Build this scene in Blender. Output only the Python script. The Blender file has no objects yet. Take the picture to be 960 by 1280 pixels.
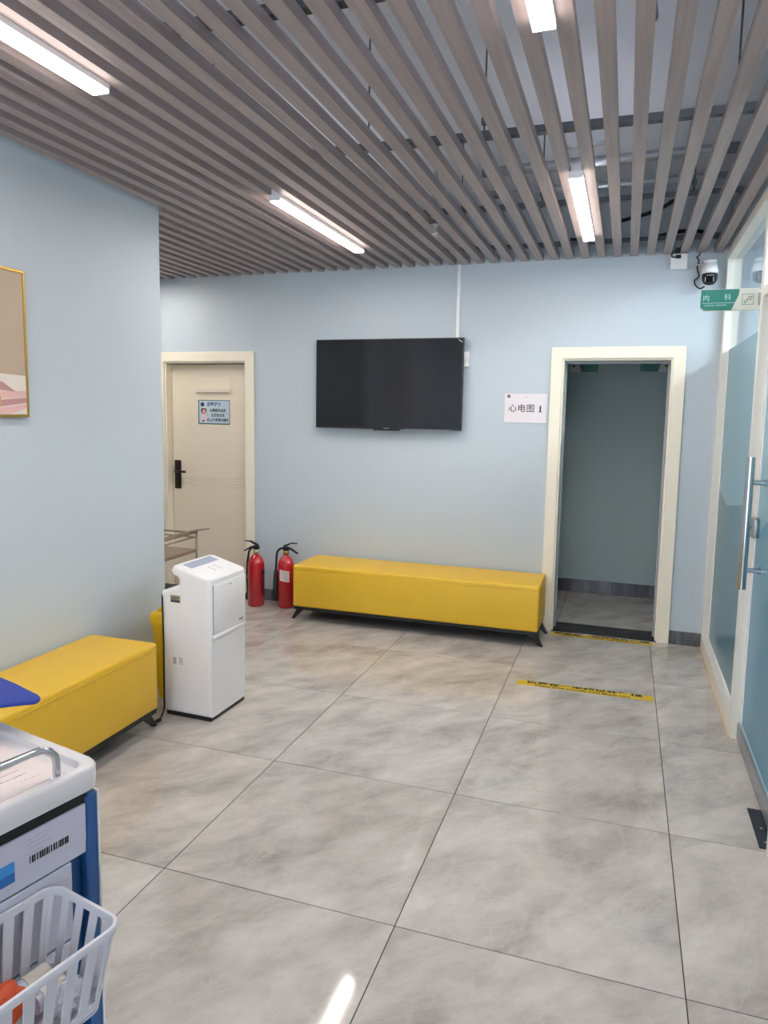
import bpy, bmesh, math, random
from mathutils import Vector, Matrix
random.seed(7)
SC = bpy.context.scene
COL = SC.collection
PI = math.pi

# ------------------------------------------------------------------ camera
cam = bpy.data.cameras.new('camera'); camo = bpy.data.objects.new('camera', cam); COL.objects.link(camo)
CF, CP, CYAW, CR = 908.92, -0.11387, -0.32438, 0.01678
_cy, _sy, _cp, _sp, _cr, _sr = math.cos(CYAW), math.sin(CYAW), math.cos(CP), math.sin(CP), math.cos(CR), math.sin(CR)
fw = Vector((_sy*_cp, _cy*_cp, _sp)); rt = Vector((_cy, -_sy, 0)); up = rt.cross(fw)
r2 = rt*_cr + up*_sr; u2 = up*_cr - rt*_sr
mw = Matrix((r2, u2, -fw)).transposed().to_4x4(); mw.translation = (0, 0, 1.6)
camo.matrix_world = mw
cam.sensor_fit = 'HORIZONTAL'; cam.sensor_width = 36; cam.lens = 36*CF/960
# sensor_fit HORIZONTAL: shifts are fractions of the frame width
cam.shift_x = (480-473.51)/960; cam.shift_y = (618.96-640)/960
cam.clip_start = 0.05
SC.camera = camo

# ------------------------------------------------------------------ view, world
SC.view_settings.view_transform = 'Standard'; SC.view_settings.look = 'None'
SC.view_settings.gamma = 1; SC.view_settings.use_curve_mapping = False
SC.view_settings.exposure = 2.78
LAMP = 11.0          # strength of the linear ceiling lamps
w = bpy.data.worlds.new('world'); SC.world = w; w.use_nodes = True
bg = w.node_tree.nodes['Background']; bg.inputs[0].default_value = (0.78, 0.88, 1.0, 1); bg.inputs[1].default_value = 0.8

# ------------------------------------------------------------------ room numbers (metres)
D = 5.424            # back wall
XL = -2.532          # left wall face
XR = 0.575           # room face of the glass partition frame
LY = 3.59            # far corner of the left wall block
ZC = 2.69            # underside of the ceiling slats
ZT = 3.2             # soffit above the slats

# ------------------------------------------------------------------ materials
MATS = {}
def lin(c):
    f = lambda v: v/12.92 if v <= 0.04045 else ((v+0.055)/1.055)**2.4
    return tuple(f(v/255) for v in c)+(1,)
def mat(name, rgb, rough=0.5, metal=0.0, var=0.05, scale=6.0, bump=0.0, bscale=200.0, coat=0.0, spec=0.5):
    if name in MATS: return MATS[name]
    m = bpy.data.materials.new(name); m.use_nodes = True; nt = m.node_tree; b = nt.nodes['Principled BSDF']
    c = lin(rgb)
    b.inputs['Roughness'].default_value = rough; b.inputs['Metallic'].default_value = metal
    b.inputs['Coat Weight'].default_value = coat; b.inputs['Specular IOR Level'].default_value = spec
    tc = nt.nodes.new('ShaderNodeTexCoord')
    nz = nt.nodes.new('ShaderNodeTexNoise'); nz.inputs['Scale'].default_value = scale; nz.inputs['Detail'].default_value = 4
    nt.links.new(tc.outputs['Object'], nz.inputs['Vector'])
    mx = nt.nodes.new('ShaderNodeMix'); mx.data_type = 'RGBA'
    mx.inputs[6].default_value = tuple(v*(1-var) for v in c[:3])+(1,); mx.inputs[7].default_value = tuple(min(1, v*(1+var)) for v in c[:3])+(1,)
    nt.links.new(nz.outputs['Fac'], mx.inputs[0]); nt.links.new(mx.outputs[2], b.inputs['Base Color'])
    if bump:
        n2 = nt.nodes.new('ShaderNodeTexNoise'); n2.inputs['Scale'].default_value = bscale; n2.inputs['Detail'].default_value = 3
        nt.links.new(tc.outputs['Object'], n2.inputs['Vector'])
        bp = nt.nodes.new('ShaderNodeBump'); bp.inputs['Strength'].default_value = bump; bp.inputs['Distance'].default_value = 0.002
        nt.links.new(n2.outputs['Fac'], bp.inputs['Height']); nt.links.new(bp.outputs['Normal'], b.inputs['Normal'])
    MATS[name] = m
    return m
def mat_emit(name, rgb, s):
    m = bpy.data.materials.new(name); m.use_nodes = True; nt = m.node_tree; nt.nodes.clear()
    e = nt.nodes.new('ShaderNodeEmission'); e.inputs[0].default_value = lin(rgb); e.inputs[1].default_value = s
    o = nt.nodes.new('ShaderNodeOutputMaterial'); nt.links.new(e.outputs[0], o.inputs[0]); return m
def mat_marble(name, base, dark, light, rough, sc=1.0, spec=0.5):
    m = bpy.data.materials.new(name); m.use_nodes = True; nt = m.node_tree; b = nt.nodes['Principled BSDF']
    N = nt.nodes.new; L = nt.links.new
    tc = N('ShaderNodeTexCoord'); oi = N('ShaderNodeObjectInfo')
    mu = N('ShaderNodeMath'); mu.operation = 'MULTIPLY'; mu.inputs[1].default_value = 37.0; L(oi.outputs['Random'], mu.inputs[0])
    ad = N('ShaderNodeVectorMath'); ad.operation = 'ADD'; L(tc.outputs['Object'], ad.inputs[0]); L(mu.outputs[0], ad.inputs[1])
    mp = N('ShaderNodeMapping'); mp.inputs['Scale'].default_value = (1.35*sc, 2.5*sc, 1)
    m0 = N('ShaderNodeMapping'); m0.inputs['Rotation'].default_value = (0, 0, math.radians(-50)); L(ad.outputs[0], m0.inputs['Vector'])
    L(m0.outputs[0], mp.inputs['Vector'])
    n1 = N('ShaderNodeTexNoise'); n1.inputs['Scale'].default_value = 2.0; n1.inputs['Detail'].default_value = 9; n1.inputs['Roughness'].default_value = 0.66; n1.inputs['Distortion'].default_value = 0.25
    L(mp.outputs[0], n1.inputs['Vector'])
    cr = N('ShaderNodeValToRGB'); e = cr.color_ramp.elements
    e[0].position = 0.30; e[0].color = lin(dark); e[1].position = 0.72; e[1].color = lin(light)
    k = cr.color_ramp.elements.new(0.52); k.color = lin(base); L(n1.outputs['Fac'], cr.inputs[0])
    # thin pale veins
    n2 = N('ShaderNodeTexNoise'); n2.inputs['Scale'].default_value = 1.15; n2.inputs['Detail'].default_value = 5; n2.inputs['Distortion'].default_value = 1.4
    L(mp.outputs[0], n2.inputs['Vector'])
    s = N('ShaderNodeMath'); s.operation = 'SUBTRACT'; s.inputs[1].default_value = 0.5; L(n2.outputs['Fac'], s.inputs[0])
    a = N('ShaderNodeMath'); a.operation = 'ABSOLUTE'; L(s.outputs[0], a.inputs[0])
    rr = N('ShaderNodeMapRange'); rr.inputs[1].default_value = 0.0; rr.inputs[2].default_value = 0.014; rr.inputs[3].default_value = 0.22; rr.inputs[4].default_value = 0; L(a.outputs[0], rr.inputs[0])
    mx = N('ShaderNodeMix'); mx.data_type = 'RGBA'; mx.inputs[7].default_value = lin(light); L(rr.outputs[0], mx.inputs[0]); L(cr.outputs[0], mx.inputs[6])
    L(mx.outputs[2], b.inputs['Base Color']); b.inputs['Roughness'].default_value = rough; b.inputs['Specular IOR Level'].default_value = spec
    MATS[name] = m; return m
def mat_wood(name, rgb):
    m = bpy.data.materials.new(name); m.use_nodes = True; nt = m.node_tree; b = nt.nodes['Principled BSDF']; N = nt.nodes.new; L = nt.links.new
    tc = N('ShaderNodeTexCoord'); oi = N('ShaderNodeObjectInfo'); mu = N('ShaderNodeMath'); mu.operation = 'MULTIPLY'; mu.inputs[1].default_value = 91.0; L(oi.outputs['Random'], mu.inputs[0])
    ad = N('ShaderNodeVectorMath'); L(tc.outputs['Object'], ad.inputs[0]); L(mu.outputs[0], ad.inputs[1])
    mp = N('ShaderNodeMapping'); mp.inputs['Scale'].default_value = (60, 2.0, 60); L(ad.outputs[0], mp.inputs['Vector'])
    n = N('ShaderNodeTexNoise'); n.inputs['Scale'].default_value = 1.0; n.inputs['Detail'].default_value = 5; L(mp.outputs[0], n.inputs['Vector'])
    c = lin(rgb); cr = N('ShaderNodeValToRGB'); e = cr.color_ramp.elements
    e[0].position = 0.3; e[0].color = tuple(v*0.86 for v in c[:3])+(1,); e[1].position = 0.7; e[1].color = tuple(v*1.12 for v in c[:3])+(1,)
    L(n.outputs['Fac'], cr.inputs[0]); L(cr.outputs[0], b.inputs['Base Color']); b.inputs['Roughness'].default_value = 0.5
    MATS[name] = m; return m
def mat_glass(name, tint=(0.93, 0.97, 0.97), refl=1.0):
    m = bpy.data.materials.new(name); m.use_nodes = True; nt = m.node_tree; nt.nodes.clear(); N = nt.nodes.new; L = nt.links.new
    t = N('ShaderNodeBsdfTransparent'); t.inputs[0].default_value = tint+(1,)
    g = N('ShaderNodeBsdfGlossy'); g.inputs['Roughness'].default_value = 0.02
    lw = N('ShaderNodeLayerWeight'); lw.inputs[0].default_value = 0.5      # Facing is the same from both sides
    pw = N('ShaderNodeMath'); pw.operation = 'POWER'; pw.inputs[1].default_value = 5.0; L(lw.outputs['Facing'], pw.inputs[0])
    ml = N('ShaderNodeMath'); ml.operation = 'MULTIPLY_ADD'; ml.inputs[1].default_value = 0.96*refl; ml.inputs[2].default_value = 0.04*refl; L(pw.outputs[0], ml.inputs[0])
    mx = N('ShaderNodeMixShader'); L(ml.outputs[0], mx.inputs[0]); L(t.outputs[0], mx.inputs[1]); L(g.outputs[0], mx.inputs[2])
    o = N('ShaderNodeOutputMaterial'); L(mx.outputs[0], o.inputs[0]); return m
def mat_film(name, rgb, trans=0.45):
    m = bpy.data.materials.new(name); m.use_nodes = True; nt = m.node_tree; N = nt.nodes.new; L = nt.links.new
    b = nt.nodes['Principled BSDF']; o = nt.nodes['Material Output']
    b.inputs['Base Color'].default_value = lin(rgb); b.inputs['Roughness'].default_value = 0.12
    t = N('ShaderNodeBsdfTranslucent'); t.inputs[0].default_value = lin(rgb)
    mx = N('ShaderNodeMixShader'); mx.inputs[0].default_value = trans; L(b.outputs[0], mx.inputs[1]); L(t.outputs[0], mx.inputs[2]); L(mx.outputs[0], o.inputs[0]); return m

M_WALL = mat('wall paint pale blue', (193, 204, 212), 0.6, var=0.015, scale=1.5, bump=0.05, bscale=300)
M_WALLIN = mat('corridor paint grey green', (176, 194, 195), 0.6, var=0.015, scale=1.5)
M_CREAM = mat('cream painted frame', (244, 236, 217), 0.4, var=0.02)
M_DOOR = mat('beige door laminate', (236, 224, 203), 0.45, var=0.02)
M_PFRAME = mat('ivory aluminium frame', (232, 228, 218), 0.35, var=0.02)
M_TILE = mat_marble('grey marble tile', (192, 187, 181), (160, 154, 148), (213, 208, 204), 0.07)
M_GROUT = mat('dark grout', (62, 58, 54), 0.9)
M_DMARB = mat_marble('dark marble', (86, 88, 92), (62, 64, 68), (128, 130, 134), 0.2, 3)
M_THRES = mat_marble('black marble', (40, 36, 38), (26, 24, 26), (84, 80, 82), 0.3, 3, 0.2)
M_SLAT = mat_wood('greyed wood slat', (162, 149, 147))
M_SOFFIT = mat('pale grey soffit', (240, 243, 250), 0.8, var=0.03, scale=2)
M_STEEL = mat('dark galvanised steel', (96, 98, 102), 0.45, 0.7, var=0.2, scale=30)
M_GALV = mat('light galvanised steel', (176, 180, 184), 0.35, 0.8, var=0.1, scale=30)
M_CHROME = mat('brushed chrome', (205, 207, 210), 0.16, 1.0, var=0.02)
M_YEL = mat('yellow leatherette', (236, 190, 50), 0.42, var=0.05, scale=5, bump=0.12, bscale=350)
M_BLACK = mat('black plastic', (24, 24, 26), 0.4)
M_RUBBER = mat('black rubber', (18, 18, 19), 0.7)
M_WHITE = mat('white plastic', (244, 243, 244), 0.3, var=0.01)
M_WHITE2 = mat('off white plastic', (222, 221, 220), 0.4, var=0.02)
M_GREYP = mat('grey plastic', (150, 156, 168), 0.4)
M_INK = mat('black ink', (26, 26, 28), 0.6)
M_GINK = mat('grey ink', (128, 128, 134), 0.6)
M_PAPER = mat('white paper', (232, 226, 230), 0.7, var=0.01)
M_RED = mat('red enamel', (190, 28, 42), 0.22, var=0.03, coat=0.5)
M_BRASS = mat('brass', (196, 168, 96), 0.3, 1.0)
M_SCREEN = mat('dark tv screen', (30, 32, 37), 0.12, var=0.02)
M_BRONZE = mat('dark bronze', (58, 44, 40), 0.4, 0.6)
M_GREEN = mat('green sign face', (46, 128, 112), 0.35, var=0.03)
M_CREAMS = mat('cream sign face', (226, 228, 214), 0.4)
M_BLUE = mat('dark blue enamel', (34, 84, 140), 0.35, var=0.03)
M_ABS = mat('white abs tray', (216, 213, 214), 0.35, var=0.01)
M_TAPE = mat('yellow floor tape', (222, 190, 50), 0.4, var=0.03)

# ------------------------------------------------------------------ mesh helpers
def BM(): return bmesh.new()
def box(bm, x0, y0, z0, x1, y1, z1, bev=0.0, seg=2):
    r = bmesh.ops.create_cube(bm, size=1.0); vs = r['verts']
    for v in vs: v.co = Vector(((x0+x1)/2+v.co.x*(x1-x0), (y0+y1)/2+v.co.y*(y1-y0), (z0+z1)/2+v.co.z*(z1-z0)))
    if bev:
        es = list({e for v in vs for e in v.link_edges})
        bmesh.ops.bevel(bm, geom=es, offset=bev, segments=seg, affect='EDGES', profile=0.5)
    return bm
def prism(bm, pts, a0, a1, axis='Y', bev=0.0, seg=2):
    """polygon extruded along an axis; pts are the other two coordinates in xyz order"""
    def mk(p, a): return Vector((a, p[0], p[1])) if axis == 'X' else Vector((p[0], a, p[1])) if axis == 'Y' else Vector((p[0], p[1], a))
    lo = [bm.verts.new(mk(p, a0)) for p in pts]; hi = [bm.verts.new(mk(p, a1)) for p in pts]; n = len(pts)
    fs = [bm.faces.new(lo), bm.faces.new(hi)]
    for i in range(n): fs.append(bm.faces.new((lo[i], lo[(i+1) % n], hi[(i+1) % n], hi[i])))
    bmesh.ops.recalc_face_normals(bm, faces=fs)
    if bev:
        es = list({e for v in lo+hi for e in v.link_edges})
        bmesh.ops.bevel(bm, geom=es, offset=bev, segments=seg, affect='EDGES', profile=0.5)
    return bm
def tube(bm, pts, r, seg=10, smooth=0, cap=True):
    P = [Vector(p) for p in pts]
    if smooth:
        Q = []; n = len(P)
        for i in range(n-1):
            p0, p1, p2, p3 = P[max(i-1, 0)], P[i], P[i+1], P[min(i+2, n-1)]
            for k in range(smooth):
                t = k/smooth
                Q.append(0.5*((2*p1)+(p2-p0)*t+(2*p0-5*p1+4*p2-p3)*t*t+(3*p1-p0-3*p2+p3)*t**3))
        Q.append(P[-1]); P = Q
    R = r if isinstance(r, (list, tuple)) else [r]*len(P)
    t0 = (P[1]-P[0]).normalized(); nrm = t0.orthogonal().normalized(); rings = []
    for i, p in enumerate(P):
        t = ((P[min(i+1, len(P)-1)]-P[i]).normalized()+(P[i]-P[max(i-1, 0)]).normalized()).normalized()
        nrm = (nrm-t*nrm.dot(t)).normalized(); b = t.cross(nrm)
        rings.append([bm.verts.new(p+(nrm*math.cos(a)+b*math.sin(a))*R[min(i, len(R)-1)]) for a in (2*PI*k/seg for k in range(seg))])
    for a, b in zip(rings, rings[1:]):
        for k in range(seg):
            f = bm.faces.new((a[k], a[(k+1) % seg], b[(k+1) % seg], b[k])); f.smooth = True
    if cap: bm.faces.new(rings[0][::-1]); bm.faces.new(rings[-1])
    return bm
def lathe(bm, prof, cx=0, cy=0, seg=24):
    rings = [[bm.verts.new((cx+r*math.cos(2*PI*k/seg), cy+r*math.sin(2*PI*k/seg), z)) for k in range(seg)] for r, z in prof]
    for a, b in zip(rings, rings[1:]):
        for k in range(seg):
            f = bm.faces.new((a[k], a[(k+1) % seg], b[(k+1) % seg], b[k])); f.smooth = True
    bm.faces.new(rings[0][::-1]); bm.faces.new(rings[-1]); return bm
def link(o, parent=None):
    COL.objects.link(o)
    if parent: o.parent = parent
    return o
def obj(name, bm, m, parent=None, smooth=False, loc=None):
    bmesh.ops.recalc_face_normals(bm, faces=bm.faces)
    me = bpy.data.meshes.new(name)
    bm.to_mesh(me); bm.free(); me.materials.append(m)
    if smooth:
        for p in me.polygons: p.use_smooth = True
        me.set_sharp_from_angle(angle=math.radians(38))
    o = bpy.data.objects.new(name, me)
    if loc: o.location = loc
    return link(o, parent)
def tag(o, label, cat, group=None, kind=None):
    o['label'] = label; o['category'] = cat
    if group: o['group'] = group
    if kind: o['kind'] = kind
    return o
def thing(name, label, cat, loc=(0, 0, 0), rz=0.0, group=None, kind=None):
    o = bpy.data.objects.new(name, None); o.empty_display_size = 0.1; o.location = loc; o.rotation_euler = (0, 0, rz)
    COL.objects.link(o); return tag(o, label, cat, group, kind)
def struct(name, bm, m, label, cat):
    return tag(obj(name, bm, m), label, cat, kind='structure')
def copy_tree(o, parent=None):
    c = o.copy(); COL.objects.link(c)
    if parent: c.parent = parent
    for ch in list(o.children): copy_tree(ch, c)
    return c
def lettering(s, size, origin, right, upv, m, parent, align='CENTER', bold=0.0, name='lettering', lift=0.0006, sx=1.0, space=1.0):
    cu = bpy.data.curves.new('text', 'FONT'); cu.body = s; cu.size = size; cu.align_x = align; cu.align_y = 'CENTER'; cu.offset = bold; cu.resolution_u = 2; cu.space_character = space
    t = bpy.data.objects.new('text', cu); COL.objects.link(t); bpy.context.view_layer.update()
    me = bpy.data.meshes.new_from_object(t.evaluated_get(bpy.context.evaluated_depsgraph_get()))
    bpy.data.objects.remove(t); bpy.data.curves.remove(cu)
    r = Vector(right).normalized(); u = Vector(upv).normalized(); n = r.cross(u); o0 = Vector(origin)
    for v in me.vertices: v.co = o0+r*v.co.x*sx+u*v.co.y+n*lift
    me.name = name; me.materials.clear(); me.materials.append(m)
    o = bpy.data.objects.new(name, me); return link(o, parent)
def flat(bm, pts):
    f = bm.faces.new([bm.verts.new(p) for p in pts]); return f

# ------------------------------------------------------------------ SETTING: floor of separate tiles
TP = 0.8453; TX0 = -1.45; TY0 = 2.025; GAP = 0.0034
bm = BM(); box(bm, -5.2, -3.2, -0.12, 3.4, 7.0, -0.0025)
floor = struct('floor', bm, M_GROUT, 'glossy grey marble tiled floor of the waiting hall', 'floor')
tile_cache = {}
def tile(x0, y0, x1, y1):
    k = (round(x1-x0, 3), round(y1-y0, 3))
    if k not in tile_cache:
        b = BM(); box(b, -k[0]/2, -k[1]/2, -0.0022, k[0]/2, k[1]/2, 0, 0.0006, 1)
        me = bpy.data.meshes.new('tile'); b.to_mesh(me); b.free(); me.materials.append(M_TILE); tile_cache[k] = me
    o = bpy.data.objects.new('tile', tile_cache[k]); o.location = ((x0+x1)/2, (y0+y1)/2, 0); link(o, floor)
def tiles(ax0, ay0, ax1, ay1, ox, oy):
    i0 = math.floor((ax0-ox)/TP); i1 = math.ceil((ax1-ox)/TP); j0 = math.floor((ay0-oy)/TP); j1 = math.ceil((ay1-oy)/TP)
    for i in range(i0, i1):
        for j in range(j0, j1):
            x0 = max(ox+i*TP+GAP/2, ax0); x1 = min(ox+(i+1)*TP-GAP/2, ax1); y0 = max(oy+j*TP+GAP/2, ay0); y1 = min(oy+(j+1)*TP-GAP/2, ay1)
            if x1-x0 > 0.01 and y1-y0 > 0.008: tile(x0, y0, x1, y1)
tiles(XL, TY0-3*TP, 1.085, D, TX0, TY0)
tiles(-4.83, LY, XL-GAP, D, TX0, TY0)
tiles(-1.6, 5.665, 1.6, 6.75, -0.425, 5.665)

# ------------------------------------------------------------------ walls
OX0, OX1, OZ = -0.451, 0.286, 2.0            # open doorway
LX0, LX1, LZ = -3.79, -3.003, 1.998          # closed door on the left
WT = 0.24
bm = BM()
for a in ((-5.0, LX0, 0, ZT), (LX0, LX1, LZ, ZT), (LX1, OX0, 0, ZT), (OX0, OX1, OZ, ZT), (OX1, 3.3, 0, ZT)):
    box(bm, a[0], D, a[2], a[1], D+WT, a[3])
box(bm, LX0-0.05, D+WT, 0, LX1+0.05, D+WT+0.05, LZ+0.05)  # unseen backing behind the closed door, added to stop light leaking in
struct('wall_back', bm, M_WALL, 'pale blue back wall carrying the television and two door openings', 'wall')
bm = BM(); box(bm, -5.0, -3.0, 0, XL, LY, ZT)
struct('wall_left', bm, M_WALL, 'pale blue wall on the left behind the near yellow bench', 'wall')
bm = BM(); box(bm, -5.1, LY, 0, -5.0, D, ZT)
struct('wall_passage', bm, M_WALL, 'end wall of the side passage hidden behind the left wall', 'wall')
bm = BM(); box(bm, XR, -3.0, 0, XR+0.1, 2.80, ZC-0.002); box(bm, XR+0.005, 2.80, ZC+0.003, XR+0.085, D, ZT)
struct('wall_right', bm, M_WALL, 'pale blue wall continuing the glass partition towards the viewer', 'wall')
bm = BM(); box(bm, 3.3, 2.7, 0, 3.4, D+WT, ZT); box(bm, 3.3, -3.0, 0, 3.4, 2.7, 0.9); box(bm, 3.3, -3.0, 3.1, 3.4, 2.7, ZT)  # unseen opening towards the viewer, added so daylight reaches the ceiling void
struct('wall_clinic', bm, M_WALL, 'far wall of the room seen through the glass partition', 'wall')
bm = BM()
for a in ((-5.0, -2.3, 0, ZT), (0.3, 3.3, 0, ZT), (-2.3, 0.3, 0, 0.1), (-2.3, 0.3, 2.45, ZT)): box(bm, a[0], -3.12, a[2], a[1], -3.0, a[3])
struct('wall_rear', bm, M_WALL, 'wall behind the viewer with a wide daylight opening', 'wall')
bm = BM(); box(bm, -1.7, 6.75, 0, 1.7, 6.85, 2.75)
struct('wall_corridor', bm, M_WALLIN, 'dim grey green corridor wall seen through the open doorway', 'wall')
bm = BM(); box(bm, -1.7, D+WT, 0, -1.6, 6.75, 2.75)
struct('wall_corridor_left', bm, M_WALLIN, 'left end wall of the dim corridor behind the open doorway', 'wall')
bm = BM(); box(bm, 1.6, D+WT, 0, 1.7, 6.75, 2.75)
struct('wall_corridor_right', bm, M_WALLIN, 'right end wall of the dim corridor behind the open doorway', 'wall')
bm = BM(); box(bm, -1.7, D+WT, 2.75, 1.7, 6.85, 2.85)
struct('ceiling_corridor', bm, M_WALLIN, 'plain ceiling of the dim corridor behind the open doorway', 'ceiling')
# baseboards
BT = 0.096
for nm, a, lb in (('baseboard_back', (LX1+0.079, D-0.014, -2.0+1.479, D), 'dark marble baseboard along the back wall behind the long bench'),
                  ('baseboard_right', (0.367, D-0.014, XR, D), 'short dark marble baseboard between open doorway and glass partition'),
                  ('baseboard_corridor', (-1.6, 6.736, 1.6, 6.75), 'dark grey baseboard of the dim corridor'),
                  ('baseboard_left', (XL, -3.0, XL+0.012, LY), 'dark marble baseboard along the left wall behind the near bench')):
    bm = BM(); box(bm, a[0], a[1], 0, a[2], a[3], BT if 'corr' not in nm else 0.115, 0.002, 1)
    struct(nm, bm, M_DMARB, lb, 'baseboard')
bm = BM(); box(bm, OX0, D-0.004, -0.0022, OX1, D+WT, 0.006, 0.002, 1)
struct('trim_1', bm, M_THRES, 'black marble threshold slab in the open doorway', 'threshold')

# ------------------------------------------------------------------ ceiling: soffit, slats, carriers
bm = BM(); box(bm, -5.1, -3.1, ZT, 3.4, D+WT, ZT+0.1)
ceiling = struct('ceiling', bm, M_SOFFIT, 'open ceiling of greyed wood slats hung below a pale soffit', 'ceiling')
SP, SX0, SW, SH = 0.10561, -3.677, 0.052, 0.042
slat_me = {}
def slat(xr, y0, y1):
    k = round(y1-y0, 3)
    if k not in slat_me:
        b = BM(); box(b, -SW/2, -k/2, 0, SW/2, k/2, SH)
        me = bpy.data.meshes.new('slat'); b.to_mesh(me); b.free(); me.materials.append(M_SLAT); slat_me[k] = me
    o = bpy.data.objects.new('slat', slat_me[k]); o.location = (xr-SW/2, (y0+y1)/2, ZC); link(o, ceiling)
for i in range(-12, 41):
    x = SX0+SP*i
    if x < XL+0.01: slat(x, LY+0.004, D-0.002) if x > -4.95 else None
    elif x-SW <= XL+0.004: slat(x, LY+0.004, D-0.002)
    elif x < XR-0.004: slat(x, -2.99, D-0.002)
for y in (-1.4, -0.2, 0.9, 2.03, 3.14, 4.22, 5.2):
    b = BM(); x0 = XL+0.01 if y < LY else -4.9
    box(b, x0, y-0.019, ZC+SH+0.001, XR-0.005, y+0.019, ZC+SH+0.003)
    box(b, x0, y-0.019, ZC+SH+0.003, XR-0.005, y-0.017, ZC+SH+0.03); box(b, x0, y+0.017, ZC+SH+0.003, XR-0.005, y+0.019, ZC+SH+0.03)
    obj('carrier', b, M_STEEL, ceiling)
for x, y in ((0.17, 2.03), (-0.62, 3.14), (0.33, 3.14), (-0.5, 4.22), (0.27, 4.22), (-1.03, 2.03), (-1.13, 3.14), (-1.9, 3.14), (-0.95, 4.22)):
    b = BM(); tube(b, [(x, y, ZC+SH+0.004), (x, y, ZT)], 0.004, 6); box(b, x-0.012, y-0.012, ZC+SH+0.06, x+0.012, y+0.012, ZC+SH+0.085)
    obj('hanger_rod', b, M_STEEL, ceiling)
for pts, r, m in (([(-0.5, 5.3, 2.80), (0.0, 5.32, 2.775), (0.3, 5.25, 2.80), (0.5, 5.36, 2.79)], 0.013, M_RUBBER),
                  ([(-0.1, 4.9, 2.80), (0.14, 4.6, 2.79), (0.25, 4.35, 2.86), (0.3, 4.25, 3.19)], 0.012, M_RUBBER),
                  ([(-0.40, 3.52, 2.86), (-0.3, 3.46, 2.775), (-0.12, 3.38, 2.768), (-0.06, 3.34, 2.84)], 0.008, M_WHITE2),
                  ([(-0.9, 4.55, 3.05), (0.55, 4.5, 3.05)], 0.03, M_GALV), ([(-0.9, 4.85, 3.0), (0.55, 4.8, 3.0)], 0.02, M_GALV),
                  ([(0.0, 2.75, 2.99), (0.02, 2.9, 3.0), (0.0, 3.0, 3.19)], 0.015, M_STEEL)):
    b = BM(); tube(b, pts, r, 8, 6); obj('cable', b, m, ceiling)

# linear lamps between the slats
M_GLOW = mat_emit('lamp diffuser', (255, 246, 238), LAMP)
M_LIP = mat_emit('lamp side lip', (255, 240, 232), 2.8)
M_UPG = mat_emit('added uplight glow', (240, 244, 255), 1.4)  # added upward glow, brightens the soffit over the slats
def lamp_proto(label):
    t = thing('linear_light', label, 'ceiling light', (0, 0, ZC-0.032), group='linear lights set between the ceiling slats')
    L = 1.25; h = L/2
    b = BM(); box(b, -0.024, -h+0.01, 0.032, 0.024, h-0.01, 0.062); obj('housing', b, M_WHITE, t)
    b = BM(); box(b, -0.031, -h+0.004, 0.012, 0.031, h-0.004, 0.0315)
    for s in (-1, 1): box(b, -0.031, s*h-0.004, 0, 0.031, s*h+0.004, 0.0315, 0.001, 1)
    obj('trim_frame', b, M_WHITE, t)
    for s in (-1, 1):
        b = BM(); box(b, s*0.0300-0.001, -h+0.0045, -0.001, s*0.0300+0.001, h-0.0045, 0.0118); obj('side_lip', b, M_LIP, t)
    b = BM(); box(b, -0.0288, -h+0.005, 0.0, 0.0288, h-0.005, 0.0118); obj('diffuser', b, M_GLOW, t)
    b = BM(); box(b, -0.018, -h+0.03, 0.0622, 0.018, h-0.03, 0.066); obj('added_uplight', b, M_UPG, t)  # glowing strip added on top of the housing to light the soffit
    return t
XA, XB = -1.7495, -0.271
l0 = lamp_proto('lit linear ceiling light at far left, above the television'); l0.location.x = XA; l0.location.y = 4.09
for x, y, lb in ((XB, 4.13, 'lit linear ceiling light nearest the open doorway at the right'),
                 (XA, 1.545, 'lit linear ceiling light in the top left corner, near the framed picture'),
                 (XB, 1.555, 'lit linear ceiling light cut by the top edge of the photo'),
                 (SX0-SP/2-SW/2, 4.5, 'lit linear ceiling light hidden in the side passage')):
    c = copy_tree(l0); c['label'] = lb; c.location.x = x; c.location.y = y
# ceiling light of the glazed room
t = thing('panel_light', 'ceiling panel light in the room beyond the glass partition', 'ceiling light', (2.3, 3.6, ZT))
b = BM(); box(b, -0.32, -0.62, -0.03, 0.32, 0.62, 0, 0.004, 1); obj('frame', b, M_WHITE, t)
b = BM(); box(b, -0.29, -0.59, -0.034, 0.29, 0.59, -0.0305); obj('diffuser', b, mat_emit('panel diffuser', (246, 250, 255), 6.5), t)
c = copy_tree(t); c.location.y = 1.3; c['label'] = 'second panel light beyond the partition, added to brighten the ceiling void'  # unseen extra panel, added to throw more light into the void

# ------------------------------------------------------------------ doors
def casing(bm, x0, x1, z1, wdt=0.08):
    y0, y1 = D-0.018, D
    prism(bm, [(x0-wdt, 0), (x0, 0), (x0, z1), (x1, z1), (x1, 0), (x1+wdt, 0), (x1+wdt, z1+wdt), (x0-wdt, z1+wdt)], y0, y1, 'Y', 0.003, 2)
d1 = thing('door_1', 'closed beige door at the left end of the back wall', 'door', (0, 0, 0), kind='structure')
bm = BM(); casing(bm, LX0, LX1, LZ)
for a in ((LX0, LX0+0.012), (LX1-0.012, LX1)): box(bm, a[0], D+0.0005, 0, a[1], D+WT-0.02, LZ)
box(bm, LX0+0.012, D+0.0005, LZ-0.012, LX1-0.012, D+WT-0.02, LZ)
obj('door_frame', bm, M_CREAM, d1)
bm = BM(); y0 = D+0.082
zz = [0.012, 0.93, 0.955, 0.98, 1.005, LZ-0.018]
for a, b_ in zip(zz, zz[1:]): box(bm, LX0+0.016, y0, a, LX1-0.016, y0+0.042, b_-0.0006, 0.003, 1)
leaf = obj('door_leaf', bm, M_DOOR, d1)
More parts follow.
